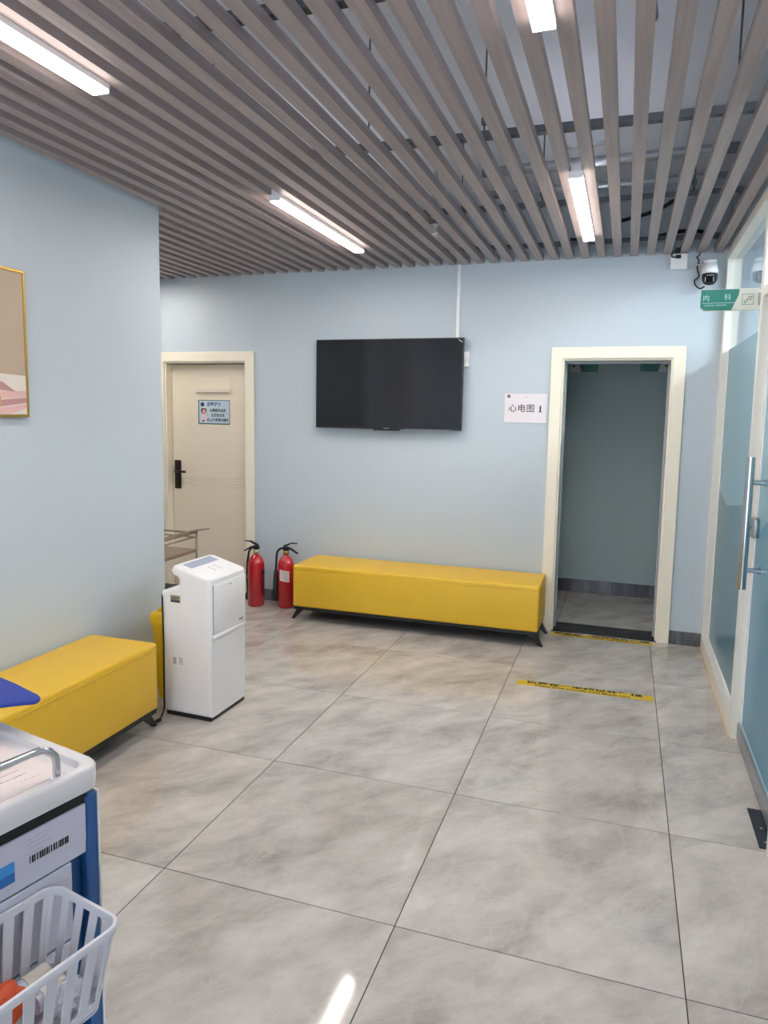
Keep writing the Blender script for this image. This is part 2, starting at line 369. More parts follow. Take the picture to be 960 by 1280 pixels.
bm = BM(); box(bm, -3.755, y0-0.012, 0.90, -3.692, y0-0.0005, 1.15, 0.004, 2); tube(bm, [(-3.724, y0-0.012, 1.055), (-3.724, y0-0.05, 1.055)], 0.011, 12)
tube(bm, [(-3.728, y0-0.05, 1.055), (-3.62, y0-0.052, 1.053)], 0.0105, 10); tube(bm, [(-3.724, y0-0.011, 0.985), (-3.724, y0-0.017, 0.985)], 0.014, 14)
obj('door_handle', bm, M_BRONZE, d1)
d2 = thing('door_2', 'open doorway with cream casing leading to the dim corridor', 'door', (0, 0, 0), kind='structure')
bm = BM(); casing(bm, OX0, OX1, OZ)
for a in ((OX0, OX0+0.012), (OX1-0.012, OX1)): box(bm, a[0], D+0.0005, 0.0065, a[1], D+WT, OZ)
box(bm, OX0+0.012, D+0.0005, OZ-0.012, OX1-0.012, D+WT, OZ)
obj('door_frame', bm, M_CREAM, d2)
bm = BM(); box(bm, OX0+0.012, D+0.10, OZ-0.03, OX1-0.012, D+0.13, OZ-0.0125); box(bm, OX0+0.0125, D+0.10, 0.007, OX0+0.026, D+0.13, OZ-0.03); box(bm, OX1-0.026, D+0.10, 0.007, OX1-0.0125, D+0.13, OZ-0.03)
obj('door_stop', bm, M_GREYP, d2)

# ------------------------------------------------------------------ glass partition on the right
FD = 0.08; X1 = XR+FD; GX = XR+0.045
M_GLASS = mat_glass('clear glass'); M_FA = mat_film('pale teal film', (168, 194, 200)); M_FB = mat_film('deeper teal film', (134, 166, 174))
w1 = thing('window_1', 'fixed frosted glass panel in an ivory frame beside the open doorway', 'glass partition', (0, 0, 0), kind='structure')
PY0, PY1 = 3.88, 5.36
bm = BM(); box(bm, XR, PY1, 0, X1, D-0.0005, ZC, 0.003, 1); obj('frame_post', bm, M_PFRAME, w1)
bm = BM(); box(bm, XR, PY0, 0, X1, PY0+0.055, ZC, 0.003, 1); obj('frame_post', bm, M_PFRAME, w1)
bm = BM(); box(bm, XR, PY0+0.0555, 0, X1, PY1-0.0005, 0.085, 0.003, 1); obj('bottom_rail', bm, M_PFRAME, w1)
bm = BM(); box(bm, XR, 2.87, ZC-0.06, X1, PY0-0.0005, ZC, 0.003, 1); box(bm, XR, PY0+0.0555, ZC-0.06, X1, PY1-0.0005, ZC, 0.003, 1); obj('top_rail', bm, M_PFRAME, w1)
bm = BM(); box(bm, GX, PY0+0.056, 0.0855, GX+0.008, PY1-0.001, ZC-0.0605); gl = obj('glass_pane', bm, M_GLASS, w1)
def film(parent, y0, y1, z0, zt, bnd, m1, m2, x):
    """film sheet in two tones meeting along a broken line"""
    low = [(y0, z0), (y1, z0)]+[(y, z) for y, z in reversed(bnd)]
    upp = [(y, z) for y, z in bnd]+[(y1, zt), (y0, zt)]
    for pts, m in ((low, m2), (upp, m1)):
        b = BM(); prism(b, pts, x-0.0008, x-0.0002, 'X'); obj('privacy_film', b, m, parent)
film(gl, PY0+0.058, PY1-0.003, 0.088, 2.045, [(PY0+0.058, 1.09), (4.35, 1.13), (4.6, 1.10), (4.9, 1.06), (PY1-0.003, 1.12)], M_FA, M_FB, GX)
bm = BM(); box(bm, XR-0.008, PY0+0.0, 0, XR-0.0005, PY1+0.05, 0.007); obj('sealant_bead', bm, mat('ochre sealant', (206, 186, 150), 0.6), w1)

d3 = thing('door_3', 'frosted glass door with long chrome pull handle at the right edge', 'glass door', (0, 0, 0), kind='structure')
DY0, DY1 = 2.885, 3.868; DZ = 2.16
bm = BM(); box(bm, GX, DY0, 0.095, GX+0.010, DY1, DZ-0.05); dg = obj('glass_pane', bm, M_GLASS, d3)
film(dg, DY0+0.003, DY1-0.03, 0.10, DZ-0.055, [(DY0+0.003, 1.42), (3.45, 1.20), (3.62, 1.13), (DY1-0.03, 1.02)], M_FA, mat_film('door teal film', (132, 174, 188)), GX)
bm = BM(); box(bm, XR+0.028, DY0, 0.012, XR+0.072, DY1, 0.094, 0.003, 1); obj('bottom_rail', bm, M_GALV, d3)
bm = BM(); box(bm, XR+0.028, DY0, DZ-0.049, XR+0.072, DY1, DZ, 0.003, 1); obj('top_rail', bm, M_GALV, d3)
bm = BM(); box(bm, GX-0.006, DY1-0.028, 0.0955, GX+0.016, DY1+0.002, DZ-0.051, 0.002, 1); obj('edge_profile', bm, M_WHITE2, d3)
HX, HY = 0.545, 3.66
bm = BM(); tube(bm, [(HX, HY, 0.815), (HX, HY, 1.425)], 0.019, 20); h = obj('door_handle', bm, M_CHROME, d3, smooth=True)
for z in (0.905, 1.31):
    b = BM(); tube(b, [(HX, HY, z), (GX-0.001, HY, z)], 0.012, 14); tube(b, [(GX-0.012, HY, z), (GX-0.001, HY, z)], 0.018, 14); obj('standoff', b, M_CHROME, h, smooth=True)
bm = BM(); box(bm, GX-0.03, 3.765, 1.035, GX-0.001, 3.835, 1.135, 0.01, 3); lk = obj('lock_case', bm, M_GALV, d3, smooth=True)
bm = BM(); tube(bm, [(GX-0.031, 3.80, 1.085), (GX-0.052, 3.80, 1.085)], 0.011, 14); obj('lock_cylinder', bm, M_CHROME, lk, smooth=True)
bm = BM(); box(bm, XR, DY0, DZ+0.004, X1, DY1, DZ+0.05, 0.003, 1); tb = obj('transom_bar', bm, M_PFRAME, d3)
bm = BM(); box(bm, GX, DY0, DZ+0.051, GX+0.008, PY0-0.001, ZC-0.061); obj('transom_pane', bm, M_GLASS, d3)
bm = BM(); box(bm, XR, 2.805, 0, X1, 2.868, ZC, 0.003, 1); obj('frame_post', bm, M_PFRAME, d3)
bm = BM(); box(bm, 0.556, 2.885, 0.0003, 0.60, 3.18, 0.004, 0.001, 1); box(bm, 0.60, 2.885, 0.0003, 0.68, 3.18, 0.004, 0.001, 1)
cp = obj('floor_spring_cover', bm, mat('blackened steel', (52, 58, 66), 0.45, 0.3, var=0.2, scale=40), d3)
for y in (2.93, 3.03):
    b = BM(); tube(b, [(0.585, y, 0.0041), (0.585, y, 0.0052)], 0.006, 10); obj('screw', b, M_GALV, cp)

# ------------------------------------------------------------------ benches
def bench(label, x0, y0, x1, y1, ztop, zbot, long_axis):
    t = thing('bench', label, 'bench', ((x0+x1)/2, (y0+y1)/2, 0))
    hx, hy = (x1-x0)/2, (y1-y0)/2
    b = BM(); box(b, -hx, -hy, zbot, hx, hy, ztop, 0.016, 4)
    seat = obj('seat', b, M_YEL, t, smooth=True)
    # stitched seam running just under the top edge
    b = BM(); z = ztop-0.03
    for s in (-1, 1):
        tube(b, [(-hx+0.02, s*(hy), z), (hx-0.02, s*(hy), z)], 0.0022, 6); tube(b, [(s*hx, -hy+0.02, z), (s*hx, hy-0.02, z)], 0.0022, 6)
    obj('seam', b, M_YEL, seat)
    b = BM(); box(b, -hx+0.008, -hy+0.008, zbot-0.022, hx-0.008, hy-0.008, zbot-0.0006); obj('base_frame', b, M_BLACK, t)
    for sx in (-1, 1):
        for sy in (-1, 1):
            b = BM()
            if long_axis == 'X': cx, cy, fx, fy, wx, wy = sx*(hx-0.05), sy*(hy-0.055), sx*(hx+0.022), sy*(hy-0.065), 0.030, 0.016
            else: cx, cy, fx, fy, wx, wy = sx*(hx-0.055), sy*(hy-0.05), sx*(hx-0.065), sy*(hy+0.05), 0.016, 0.030
            v0 = [b.verts.new((cx+dx*wx, cy+dy*wy, zbot-0.0225)) for dx, dy in ((-1, -1), (1, -1), (1, 1), (-1, 1))]
            v1 = [b.verts.new((fx+dx*0.011, fy+dy*0.011, 0)) for dx, dy in ((-1, -1), (1, -1), (1, 1), (-1, 1))]
            for k in range(4): b.faces.new((v0[k], v0[(k+1) % 4], v1[(k+1) % 4], v1[k]))
            b.faces.new(v0); b.faces.new(v1)
            obj('leg', b, M_BLACK, t)
    return t
bench('long yellow bench against the back wall below the television', -2.345, 4.945, -0.497, 5.398, 0.434, 0.112, 'X')
bench('yellow bench against the left wall beside the white air conditioner', -2.515, 1.06, -2.122, 2.94, 0.458, 0.122, 'Y')

# ------------------------------------------------------------------ television, socket, conduit
t = thing('television', 'large black flat television hanging on the pale blue back wall', 'television', (-1.748, D, 1.812))
hw, hh = 0.588, 0.3425
b = BM(); box(b, -hw, -0.08, -hh, hw, -0.045, hh, 0.003, 2); cab = obj('cabinet', b, M_BLACK, t)
b = BM(); box(b, -hw+0.008, -0.0812, -hh+0.014, hw-0.008, -0.0803, hh-0.008); obj('screen', b, M_SCREEN, t)
b = BM(); box(b, -0.42, -0.0445, -0.25, 0.42, -0.02, 0.15, 0.008, 2); obj('rear_housing', b, M_BLACK, t)
b = BM(); box(b, -0.2, -0.0195, -0.15, 0.2, -0.0005, 0.1); obj('wall_bracket', b, M_STEEL, t)
b = BM(); box(b, -0.105, -0.083, -hh-0.010, 0.105, -0.05, -hh-0.0002, 0.002, 1); obj('sensor_bar', b, M_BLACK, t)
b = BM(); box(b, -0.02, -0.0817, -hh+0.003, 0.025, -0.0806, -hh+0.009); box(b, 0.14, -0.0815, -hh+0.002, hw-0.06, -0.0806, -hh+0.0045); obj('silver_strip', b, M_GALV, t)
b = BM(); prism(b, [(hw-0.045, hh-0.008), (hw-0.004, hh-0.034), (hw-0.02, hh-0.030)], -0.0822, -0.0816, 'Y'); obj('sticker', b, M_WHITE, t)
b = BM(); box(b, -1.236, D-0.014, 2.10, -1.210, D-0.0005, ZC-0.001, 0.002, 1)
tag(obj('conduit', b, M_WHITE), 'white plastic cable conduit running up from the television', 'conduit')
t = thing('wall_socket', 'white wall socket half hidden behind the television right edge', 'socket', (-1.172, D, 2.0))
b = BM(); box(b, -0.045, -0.034, -0.055, 0.045, -0.0005, 0.055, 0.004, 2); obj('box', b, M_WHITE, t)
b = BM(); box(b, 0.012, -0.045, -0.03, 0.038, -0.0345, 0.0, 0.002, 1); obj('plug', b, M_WHITE2, t)

# ------------------------------------------------------------------ signs
t = thing('room_sign', 'white paper room sign with black Chinese characters beside the open doorway', 'sign', (-0.70, D, 1.645))
b = BM(); box(b, -0.155, -0.006, -0.106, 0.155, -0.0005, 0.106, 0.001, 1); obj('paper', b, M_PAPER, t)
b = BM(); box(b, 0.146, -0.009, -0.104, 0.153, -0.0062, 0.108); box(b, -0.15, -0.0085, -0.109, 0.15, -0.0062, -0.104); obj('sleeve', b, mat_glass('clear sleeve'), t)
lettering('心电图', 0.062, (-0.03, -0.0062, -0.004), (1, 0, 0), (0, 0, 1), M_INK, t, bold=0.0003, space=1.08); lettering('1', 0.06, (0.105, -0.0062, -0.006), (1, 0, 0), (0, 0, 1), M_INK, t, bold=0.0022)
b = BM(); box(b, 0.092, -0.0068, -0.0275, 0.118, -0.0062, -0.0235); obj('digit_foot', b, M_INK, t)
lettering('..............................................', 0.022, (0.0, -0.0062, 0.086), (1, 0, 0), (0, 0, 1), M_INK, t, bold=0.0006, space=0.55)
b = BM(); tube(b, [(-0.125, -0.006, 0.086), (-0.125, -0.0068, 0.086)], 0.0125, 20); obj('emblem', b, mat('mauve grey ink', (120, 104, 122), 0.6), t)

t = thing('sign_holder', 'empty beige sign holder on the upper part of the beige door', 'sign holder', (-3.36, y0, 1.8))
b = BM(); box(b, -0.164, -0.004, -0.05, 0.164, -0.0005, 0.07, 0.0015, 1); obj('back_plate', b, M_DOOR, t)
b = BM(); box(b, -0.166, -0.02, -0.058, 0.166, -0.0045, -0.02, 0.004, 2); obj('bottom_channel', b, mat('pale beige plastic', (226, 216, 202), 0.4), t)

t = thing('notice_poster', 'pale blue printed notice with a nurse drawing on the beige door', 'poster', (-3.358, y0, 1.574))
b = BM(); n = 10; rows = []
def pz(u, v): return -0.0015-0.010*max(0, abs(v)-0.3)*abs(u)
for j in range(7):
    rows.append([])
    for i in range(n+1):
        u, v = -1+2*i/n, -1+2*j/6
        rows[-1].append((u*0.155, v*0.104))
b2 = BM(); box(b2, -0.155, -0.002, -0.104, 0.155, -0.0005, 0.104); obj('border', b2, mat('teal border print', (38, 96, 104), 0.5), t); b.free()
b = BM(); box(b, -0.145, -0.003, -0.095, 0.150, -0.0021, 0.098); obj('sheet', b, mat('pale blue print', (196, 214, 226), 0.5, var=0.04), t)
M_DBLUE = mat('blue ink', (44, 66, 128), 0.6)
lettering('温馨提示', 0.036, (0.0, -0.003, 0.066), (1, 0, 0), (0, 0, 1), M_DBLUE, t, bold=0.0006)
lettering('- - - -', 0.02, (0.105, -0.003, 0.06), (1, 0, 0), (0, 0, 1), M_DBLUE, t)
for k, s in enumerate(('未需要采血的', '生病的女性', '禁止吸烟请勿喧哗')):
    lettering(s, 0.029, (0.038, -0.003, 0.014-0.041*k), (1, 0, 0), (0, 0, 1), M_INK, t, bold=0.0007, sx=0.9)
b = BM(); tube(b, [(-0.112, -0.003, 0.066), (-0.112, -0.0038, 0.066)], 0.019, 18); obj('emblem', b, M_DBLUE, t)
def disc(bm, x, z, rx, rz, y0_, y1_, n=16): prism(bm, [(x+rx*math.cos(2*PI*k/n), z+rz*math.sin(2*PI*k/n)) for k in range(n)], y0_, y1_, 'Y')
b = BM(); disc(b, -0.10, 0.012, 0.028, 0.028, -0.0036, -0.0031); obj('drawn_hair', b, mat('dark print', (70, 34, 44), 0.6), t)
b = BM(); disc(b, -0.098, 0.006, 0.018, 0.02, -0.0041, -0.0037); disc(b, -0.062, -0.02, 0.007, 0.009, -0.0041, -0.0037); obj('drawn_face', b, mat('pink print', (226, 160, 158), 0.6), t)
b = BM(); disc(b, -0.10, 0.040, 0.018, 0.008, -0.0046, -0.0042); obj('drawn_cap', b, mat('pale pink print', (232, 208, 212), 0.6), t)
b = BM(); prism(b, [(-0.115, -0.02), (-0.082, -0.02), (-0.06, -0.03), (-0.078, -0.04), (-0.072, -0.085), (-0.122, -0.085)], -0.0041, -0.0037, 'Y'); obj('drawn_uniform', b, mat('pale pink print', (232, 208, 212), 0.6), t)
b = BM(); prism(b, [(-0.113, -0.068), (-0.082, -0.068), (-0.083, -0.073), (-0.100, -0.074), (-0.103, -0.088), (-0.110, -0.088)], -0.0046, -0.0042, 'Y'); obj('drawn_shade', b, MATS['dark print'], t)

t = thing('department_sign', 'green and cream department sign projecting from the glass partition post', 'sign', (0.585, 3.99, 2.172))
M_TXT = mat('pale sign lettering', (190, 232, 222), 0.5)
b = BM(); prism(b, [(-0.262+0.03*(1-math.cos(a)) if False else p[0], p[1]) for p in ((-0.268, 0.052), (-0.012, 0.052), (0.0, 0.036), (0.0, -0.04), (-0.012, -0.052), (-0.248, -0.052), (-0.268, -0.036))for a in (0,)], -0.008, 0.008, 'Y', 0.003, 2); obj('board', b, M_CREAMS, t)
b = BM(); prism(b, [(-0.268, 0.050), (-0.096, 0.050), (-0.099, 0.02), (-0.128, -0.050), (-0.250, -0.050), (-0.268, -0.032)], -0.0095, -0.0083, 'Y'); obj('green_panel', b, M_GREEN, t)
lettering('内', 0.032, (-0.243, -0.0096, 0.008), (1, 0, 0), (0, 0, 1), M_TXT, t); lettering('科', 0.032, (-0.147, -0.0096, 0.010), (1, 0, 0), (0, 0, 1), M_TXT, t)
lettering('INTERNAL MEDICINE', 0.0105, (-0.20, -0.0096, -0.026), (1, 0, 0), (0, 0, 1), M_TXT, t)
b = BM(); box(b, -0.258, -0.0102, -0.0155, -0.112, -0.0096, -0.0135); obj('line', b, M_TXT, t)
b = BM(); x0_, x1_, z0_, z1_ = -0.083, -0.032, -0.026, 0.026
for a in ((x0_, z0_, x1_, z0_+0.002), (x0_, z1_-0.002, x1_, z1_), (x0_, z0_, x0_+0.002, z1_), (x1_-0.002, z0_, x1_, z1_)): box(b, a[0], -0.009, a[1], a[2], -0.0083, a[3])
def stroke(bm, p, q, wd=0.0014, ya=-0.009, yb=-0.0083):
    p = Vector(p); q = Vector(q); n_ = Vector((-(q-p).y, (q-p).x)).normalized()*wd
    prism(bm, [tuple(p+n_), tuple(q+n_), tuple(q-n_), tuple(p-n_)], ya, yb, 'Y')
for p, q in (((-0.073, -0.019), (-0.070, -0.008)), ((-0.070, -0.008), (-0.062, 0.0)), ((-0.066, -0.019), (-0.066, -0.012)), ((-0.055, 0.012), (-0.047, -0.006)), ((-0.047, -0.006), (-0.039, 0.012)), ((-0.055, 0.012), (-0.039, 0.012)), ((-0.06, -0.012), (-0.058, 0.006))): stroke(b, p, q)
obj('icon', b, M_GINK, t)
b = BM(); box(b, -0.012, -0.012, -0.03, 0.0, -0.0085, 0.03); tube(b, [(-0.006, 0.0085, 0.0), (-0.006, 0.02, 0.0)], 0.005, 8); obj('mount', b, M_GALV, t)
# two projecting signs in the dim corridor
for x, s, lb in ((-0.375, -1, 'dim green and grey sign at upper left inside the dark doorway'), (0.215, 1, 'dim green and grey sign at upper right inside the dark doorway')):
    t = thing('corridor_sign', lb, 'sign', (x, 6.75, 2.03), group='small signs on the corridor wall')
    b = BM(); box(b, -0.125, -0.014, -0.05, 0.125, -0.0005, 0.05, 0.002, 1); obj('board', b, M_WHITE2, t)
    b = BM(); prism(b, [(-s*0.122, 0.048), (s*0.05, 0.048), (s*0.022, -0.048), (-s*0.122, -0.048)], -0.0155, -0.0143, 'Y'); obj('green_panel', b, M_GREEN, t)
    b = BM(); prism(b, [(s*0.088-0.014, 0.01), (s*0.088+0.014, 0.01), (s*0.088, -0.015)], -0.0155, -0.0143, 'Y'); obj('icon', b, M_INK, t)

# floor tapes
for y0t, y1t, xa, xb, lb in ((4.243, 4.322, -0.537, 0.231, 'yellow floor tape with black waiting line wording, nearer strip in mid floor'),
                             (5.322, 5.394, -0.44, 0.268, 'yellow floor tape with black wording directly at the doorway threshold')):
    t = thing('floor_tape', lb, 'floor tape', ((xa+xb)/2, (y0t+y1t)/2, 0), rz=0.012 if y0t < 5 else 0.0, group='waiting line tapes on the floor')
    hx, hy = (xb-xa)/2, (y1t-y0t)/2
    b = BM(); box(b, -hx, -hy, 0.0002, hx, hy, 0.0008); obj('strip', b, M_TAPE, t)
    lettering('请您在一米线以外等候', 0.044, (-0.005, 0.0165, 0.0008), (1, 0, 0), (0, 1, 0), M_INK, t, bold=0.0016, sx=1.5, lift=0.0003)
    lettering('Please Wait Outside One Meter Line', 0.034, (-0.01, -0.0215, 0.0008), (1, 0, 0), (0, 1, 0), M_INK, t, bold=0.0009, sx=1.05, lift=0.0003)

# ------------------------------------------------------------------ ceiling sprinkler, camera, outlet
t = thing('sprinkler', 'small chrome fire sprinkler hanging between the ceiling slats', 'sprinkler', (-1.01, 4.26, ZC))
cxs = SX0+SP*25-SW/2-SP/2; t.location.x = cxs
b = BM(); tube(b, [(0, 0, 0.0), (0, 0, ZT-ZC)], 0.012, 10); obj('drop_pipe', b, M_GALV, t)
b = BM(); lathe(b, [(0.0, 0.004), (0.026, 0.004), (0.024, -0.004), (0.012, -0.008), (0.010, -0.03), (0.0, -0.03)], seg=16); obj('escutcheon', b, M_GALV, t)
b = BM(); tube(b, [(-0.008, 0, -0.028), (-0.014, 0, -0.042), (0, 0, -0.058)], 0.003, 6); tube(b, [(0.008, 0, -0.028), (0.014, 0, -0.042), (0, 0, -0.058)], 0.003, 6); lathe(b, [(0.0, -0.06), (0.02, -0.06), (0.02, -0.057), (0.0, -0.057)], seg=14); obj('deflector', b, M_CHROME, t)

t = thing('security_camera', 'white and black dome security camera on the back wall near the ceiling', 'security camera', (0.470, D, 2.545))
b = BM(); box(b, -0.045, -0.02, -0.04, 0.045, -0.0005, 0.07, 0.006, 2); box(b, -0.02, -0.085, 0.03, 0.02, -0.018, 0.062, 0.004, 2); obj('bracket', b, M_WHITE2, t)
b = BM(); lathe(b, [(0.0, 0.080), (0.036, 0.078), (0.039, 0.072), (0.039, 0.064), (0.036, 0.062), (0.036, 0.056), (0.040, 0.054), (0.042, 0.038), (0.046, 0.032), (0.050, 0.008), (0.050, -0.010), (0.0, -0.010)], 0, -0.095, 24); obj('housing', b, M_WHITE, t)
b = BM(); lathe(b, [(0.0, -0.0105), (0.048, -0.0105), (0.049, -0.03), (0.046, -0.05), (0.038, -0.068), (0.024, -0.079), (0.0, -0.083)], 0, -0.095, 24); dm = obj('dome', b, M_BLACK, t)
b = BM(); box(b, -0.034, -0.152, -0.072, 0.022, -0.132, -0.02, 0.006, 2); obj('lens_window', b, mat('black glass', (8, 8, 9), 0.08), dm)
b = BM()
for k in range(4): box(b, -0.022+0.011*k, -0.1535, -0.031, -0.015+0.011*k, -0.1522, -0.024)
box(b, -0.032, -0.1535, -0.067, -0.028, -0.1522, -0.04); box(b, 0.016, -0.1535, -0.067, 0.020, -0.1522, -0.04)
obj('infrared_lamps', b, M_GALV, dm)
b = BM(); tube(b, [(0.447, D-0.05, 2.462), (0.42, D-0.04, 2.452), (0.392, D-0.03, 2.476), (0.386, D-0.02, 2.51), (0.41, D-0.02, 2.535), (0.398, D-0.015, 2.59), (0.404, D-0.015, 2.64), (0.39, D-0.02, 2.66), (0.404, D-0.02, 2.672), (0.42, D-0.03, 2.72), (0.43, D-0.2, 2.80)], 0.0045, 6, 6)
tag(obj('camera_cable', b, M_RUBBER), 'black cable looping from the ceiling down to the security camera', 'cable')
b = BM(); tube(b, [(0.33, D-0.02, 2.578), (0.36, D-0.03, 2.588), (0.395, D-0.05, 2.603), (0.43, D-0.06, 2.60)], 0.0045, 6, 5)
tag(obj('patch_cable', b, M_WHITE2), 'short white cable between the white socket box and security camera', 'cable')
t = thing('outlet_box', 'white square outlet box on the back wall under the slats', 'outlet', (0.279, D, 2.635))
b = BM(); box(b, -0.053, -0.045, -0.05, 0.053, -0.0005, 0.05, 0.005, 2); obj('box', b, M_WHITE, t)
b = BM(); box(b, -0.022, -0.058, 0.016, 0.012, -0.0455, 0.04, 0.003, 1); obj('plug', b, M_BLACK, t)
b = BM(); tube(b, [(-0.02, -0.055, 0.026), (-0.045, -0.05, 0.03), (-0.04, -0.045, 0.06), (0.0, -0.04, 0.085), (0.03, -0.05, 0.15), (0.045, -0.2, 0.2)], 0.005, 6, 5); prism(b, [(-0.03, 0.052), (0.022, 0.052), (0.012, 0.085), (-0.02, 0.092)], -0.035, -0.015, 'Y'); obj('power_cord', b, mat('dark green cord', (30, 52, 44), 0.5), t)

# ------------------------------------------------------------------ framed picture on the left wall
PYC, PZ0, PZ1, PYR = 2.2, 1.55, 2.178, 2.595
t = thing('framed_picture', 'gold framed abstract print in beige and pink on the left wall', 'picture', (XL, 2.278, 1.866))
hy_, hz_ = 0.30, 0.315
b = BM()
for a in ((-hy_, -hz_, hy_, -hz_+0.012), (-hy_, hz_-0.012, hy_, hz_), (-hy_, -hz_+0.012, -hy_+0.012, hz_-0.012), (hy_-0.012, -hz_+0.012, hy_, hz_-0.012)): box(b, 0.0005, a[0], a[1], 0.026, a[2], a[3], 0.0015, 1)
obj('frame', b, mat('satin gold', (206, 170, 92), 0.28, 0.9), t)
b = BM(); box(b, 0.002, -hy_+0.0125, -hz_+0.0125, 0.022, hy_-0.0125, hz_-0.0125); obj('canvas', b, mat('beige print', (188, 168, 146), 0.6, var=0.04), t)
b = BM(); prism(b, [(hy_-0.0125, -0.135), (hy_-0.0125, -hz_+0.0125), (-hy_+0.0125, -hz_+0.0125), (-hy_+0.0125, -0.16), (0.1, -0.128)], 0.0222, 0.0226, 'X'); obj('printed_field', b, mat('ivory print', (226, 218, 206), 0.6), t)
for k, (pts, nm) in enumerate((([(0.05, -0.155), (0.16, -0.165), (0.23, -0.205), (0.15, -0.20), (0.05, -0.19)], 'dusty pink print'), ([(0.05, -0.195), (0.15, -0.205), (hy_-0.0125, -0.20), (hy_-0.0125, -0.225), (0.14, -0.238), (0.05, -0.235)], 'light pink print'),
                               ([(0.05, -0.24), (0.14, -0.242), (hy_-0.0125, -0.229), (hy_-0.0125, -0.252), (0.14, -0.27), (0.05, -0.275)], 'dusty pink print'), ([(0.05, -0.28), (0.14, -0.274), (hy_-0.0125, -0.256), (hy_-0.0125, -0.275), (0.2, -0.30), (0.05, -0.302)], 'light pink print'))):
    b = BM(); prism(b, pts, 0.0228, 0.0232, 'X'); obj('printed_stripe', b, mat(nm, (190, 142, 140) if 'dusty' in nm else (226, 184, 178), 0.6), t)
b = BM(); prism(b, [(0.10+0.05*math.cos(a), -0.245+0.05*math.sin(a)) for a in (2*PI*k/20 for k in range(20))], 0.0234, 0.0238, 'X'); obj('printed_disc', b, mat('ochre print', (204, 164, 92), 0.6), t)

# ------------------------------------------------------------------ portable air conditioner
t = thing('air_conditioner', 'tall white portable air conditioner standing at the left bench end', 'air conditioner', (-2.075, 3.295, 0), rz=-0.03)
hw_, hd_ = 0.145, 0.175
prof = [(-hw_, 0.022), (hw_, 0.022), (hw_+0.002, 0.40), (hw_, 0.738), (hw_-0.012, 0.752), (-0.055, 0.802), (-0.078, 0.80), (-0.088, 0.778), (-0.078, 0.752), (-0.05, 0.742), (-0.042, 0.725), (-0.046, 0.700), (-0.065, 0.692), (-hw_-0.002, 0.664), (-hw_-0.008, 0.645)]
b = BM(); prism(b, prof, -hd_, hd_, 'Y'); bmesh.ops.recalc_face_normals(b, faces=b.faces)
es = [e for e in b.edges if abs(e.verts[0].co.y-e.verts[1].co.y) < 1e-6]
ve = [e for e in b.edges if e not in es and max(e.verts[0].co.x, e.verts[1].co.x) > hw_-0.001 and e.verts[0].co.z < 0.745]
bmesh.ops.bevel(b, geom=es, offset=0.020, segments=4, affect='EDGES', profile=0.5, clamp_overlap=True)
body = obj('body', b, M_WHITE, t, smooth=True)
b = BM(); box(b, -hw_+0.01, -hd_+0.012, 0.0, hw_-0.004, hd_-0.012, 0.0215, 0.004, 2); obj('base', b, M_BLACK, t)
def on_top(x): return 0.802+(x+0.055)*(0.752-0.802)/(hw_-0.012+0.055)
b = BM()
p = [(-0.062, 0.0), (-0.018, 0.0)]
x0_, x1_ = -0.050, 0.006
prism(b, [(x0_, on_top(x0_)+0.0006), (x1_, on_top(x1_)+0.0006), (x1_, on_top(x1_)-0.006), (x0_, on_top(x0_)-0.006)], -0.125, 0.125, 'Y'); gr = obj('top_recess', b, mat('recess shade grey plastic', (166, 174, 194), 0.45), t)  # grey louver channel, colour darkened so it looks like a shaded recess
for k in range(9):
    b = BM(); box(b, -0.047, -0.118+0.026*k, on_top(-0.047)-0.012, 0.003, -0.114+0.026*k, on_top(0.003)+0.0012); obj('louver', b, MATS['recess shade grey plastic'], gr)
for k in range(6):
    b = BM()
    x = 0.04+0.018*(k % 3); y = -0.03+0.05*(k//3); z = on_top(x)+0.0004
    box(b, x, y, z-0.0012, x+0.009, y+0.012, z+0.0003)
    obj('touch_button', b, mat('pale grey print', (206, 208, 212), 0.4), t)
b = BM(); xf = hw_+0.0018
box(b, xf-0.001, -hd_+0.03, 0.46, xf+0.007, hd_-0.018, 0.716, 0.004, 2); pn = obj('upper_panel', b, M_WHITE, t, smooth=True)
b = BM(); box(b, xf-0.002, -hd_+0.02, 0.432, xf+0.011, hd_-0.016, 0.455, 0.006, 3); obj('panel_ledge', b, M_WHITE, t, smooth=True)
b = BM(); box(b, xf-0.0005, -hd_+0.0265, 0.455, xf+0.002, -hd_+0.0292, 0.715); obj('seam', b, M_GREYP, t)
b = BM(); box(b, xf+0.0071, -0.01, 0.690, xf+0.0077, -0.004, 0.697); box(b, xf+0.0071, 0.006, 0.690, xf+0.0077, 0.013, 0.697); obj('mark', b, M_GINK, t)
b = BM(); box(b, xf+0.0071, 0.09, 0.472, xf+0.0077, 0.13, 0.484); obj('panel_print', b, M_GINK, t)
b = BM(); box(b, -0.09, -hd_-0.0012, 0.612, -0.03, -hd_-0.0004, 0.650); rl = obj('rating_label', b, mat('khaki label', (168, 160, 140), 0.5), t)
b = BM()
for k in range(3): box(b, -0.086, -hd_-0.0018, 0.638-0.007*k, -0.036-0.008*(k % 2), -hd_-0.0013, 0.641-0.007*k)
box(b, -0.087, -hd_-0.0018, 0.614, -0.033, -hd_-0.0013, 0.622); obj('label_print', b, M_INK, rl)
b = BM()
for k in range(5): box(b, -0.046+0.003*(k % 2), -hd_-0.0010, 0.288+0.008*k, -0.020, -hd_-0.0004, 0.2905+0.008*k)
for k in range(3): box(b, -0.078+0.007*k, -hd_-0.0010, 0.284, -0.075+0.007*k, -hd_-0.0004, 0.322)
obj('side_print', b, M_GINK, t)
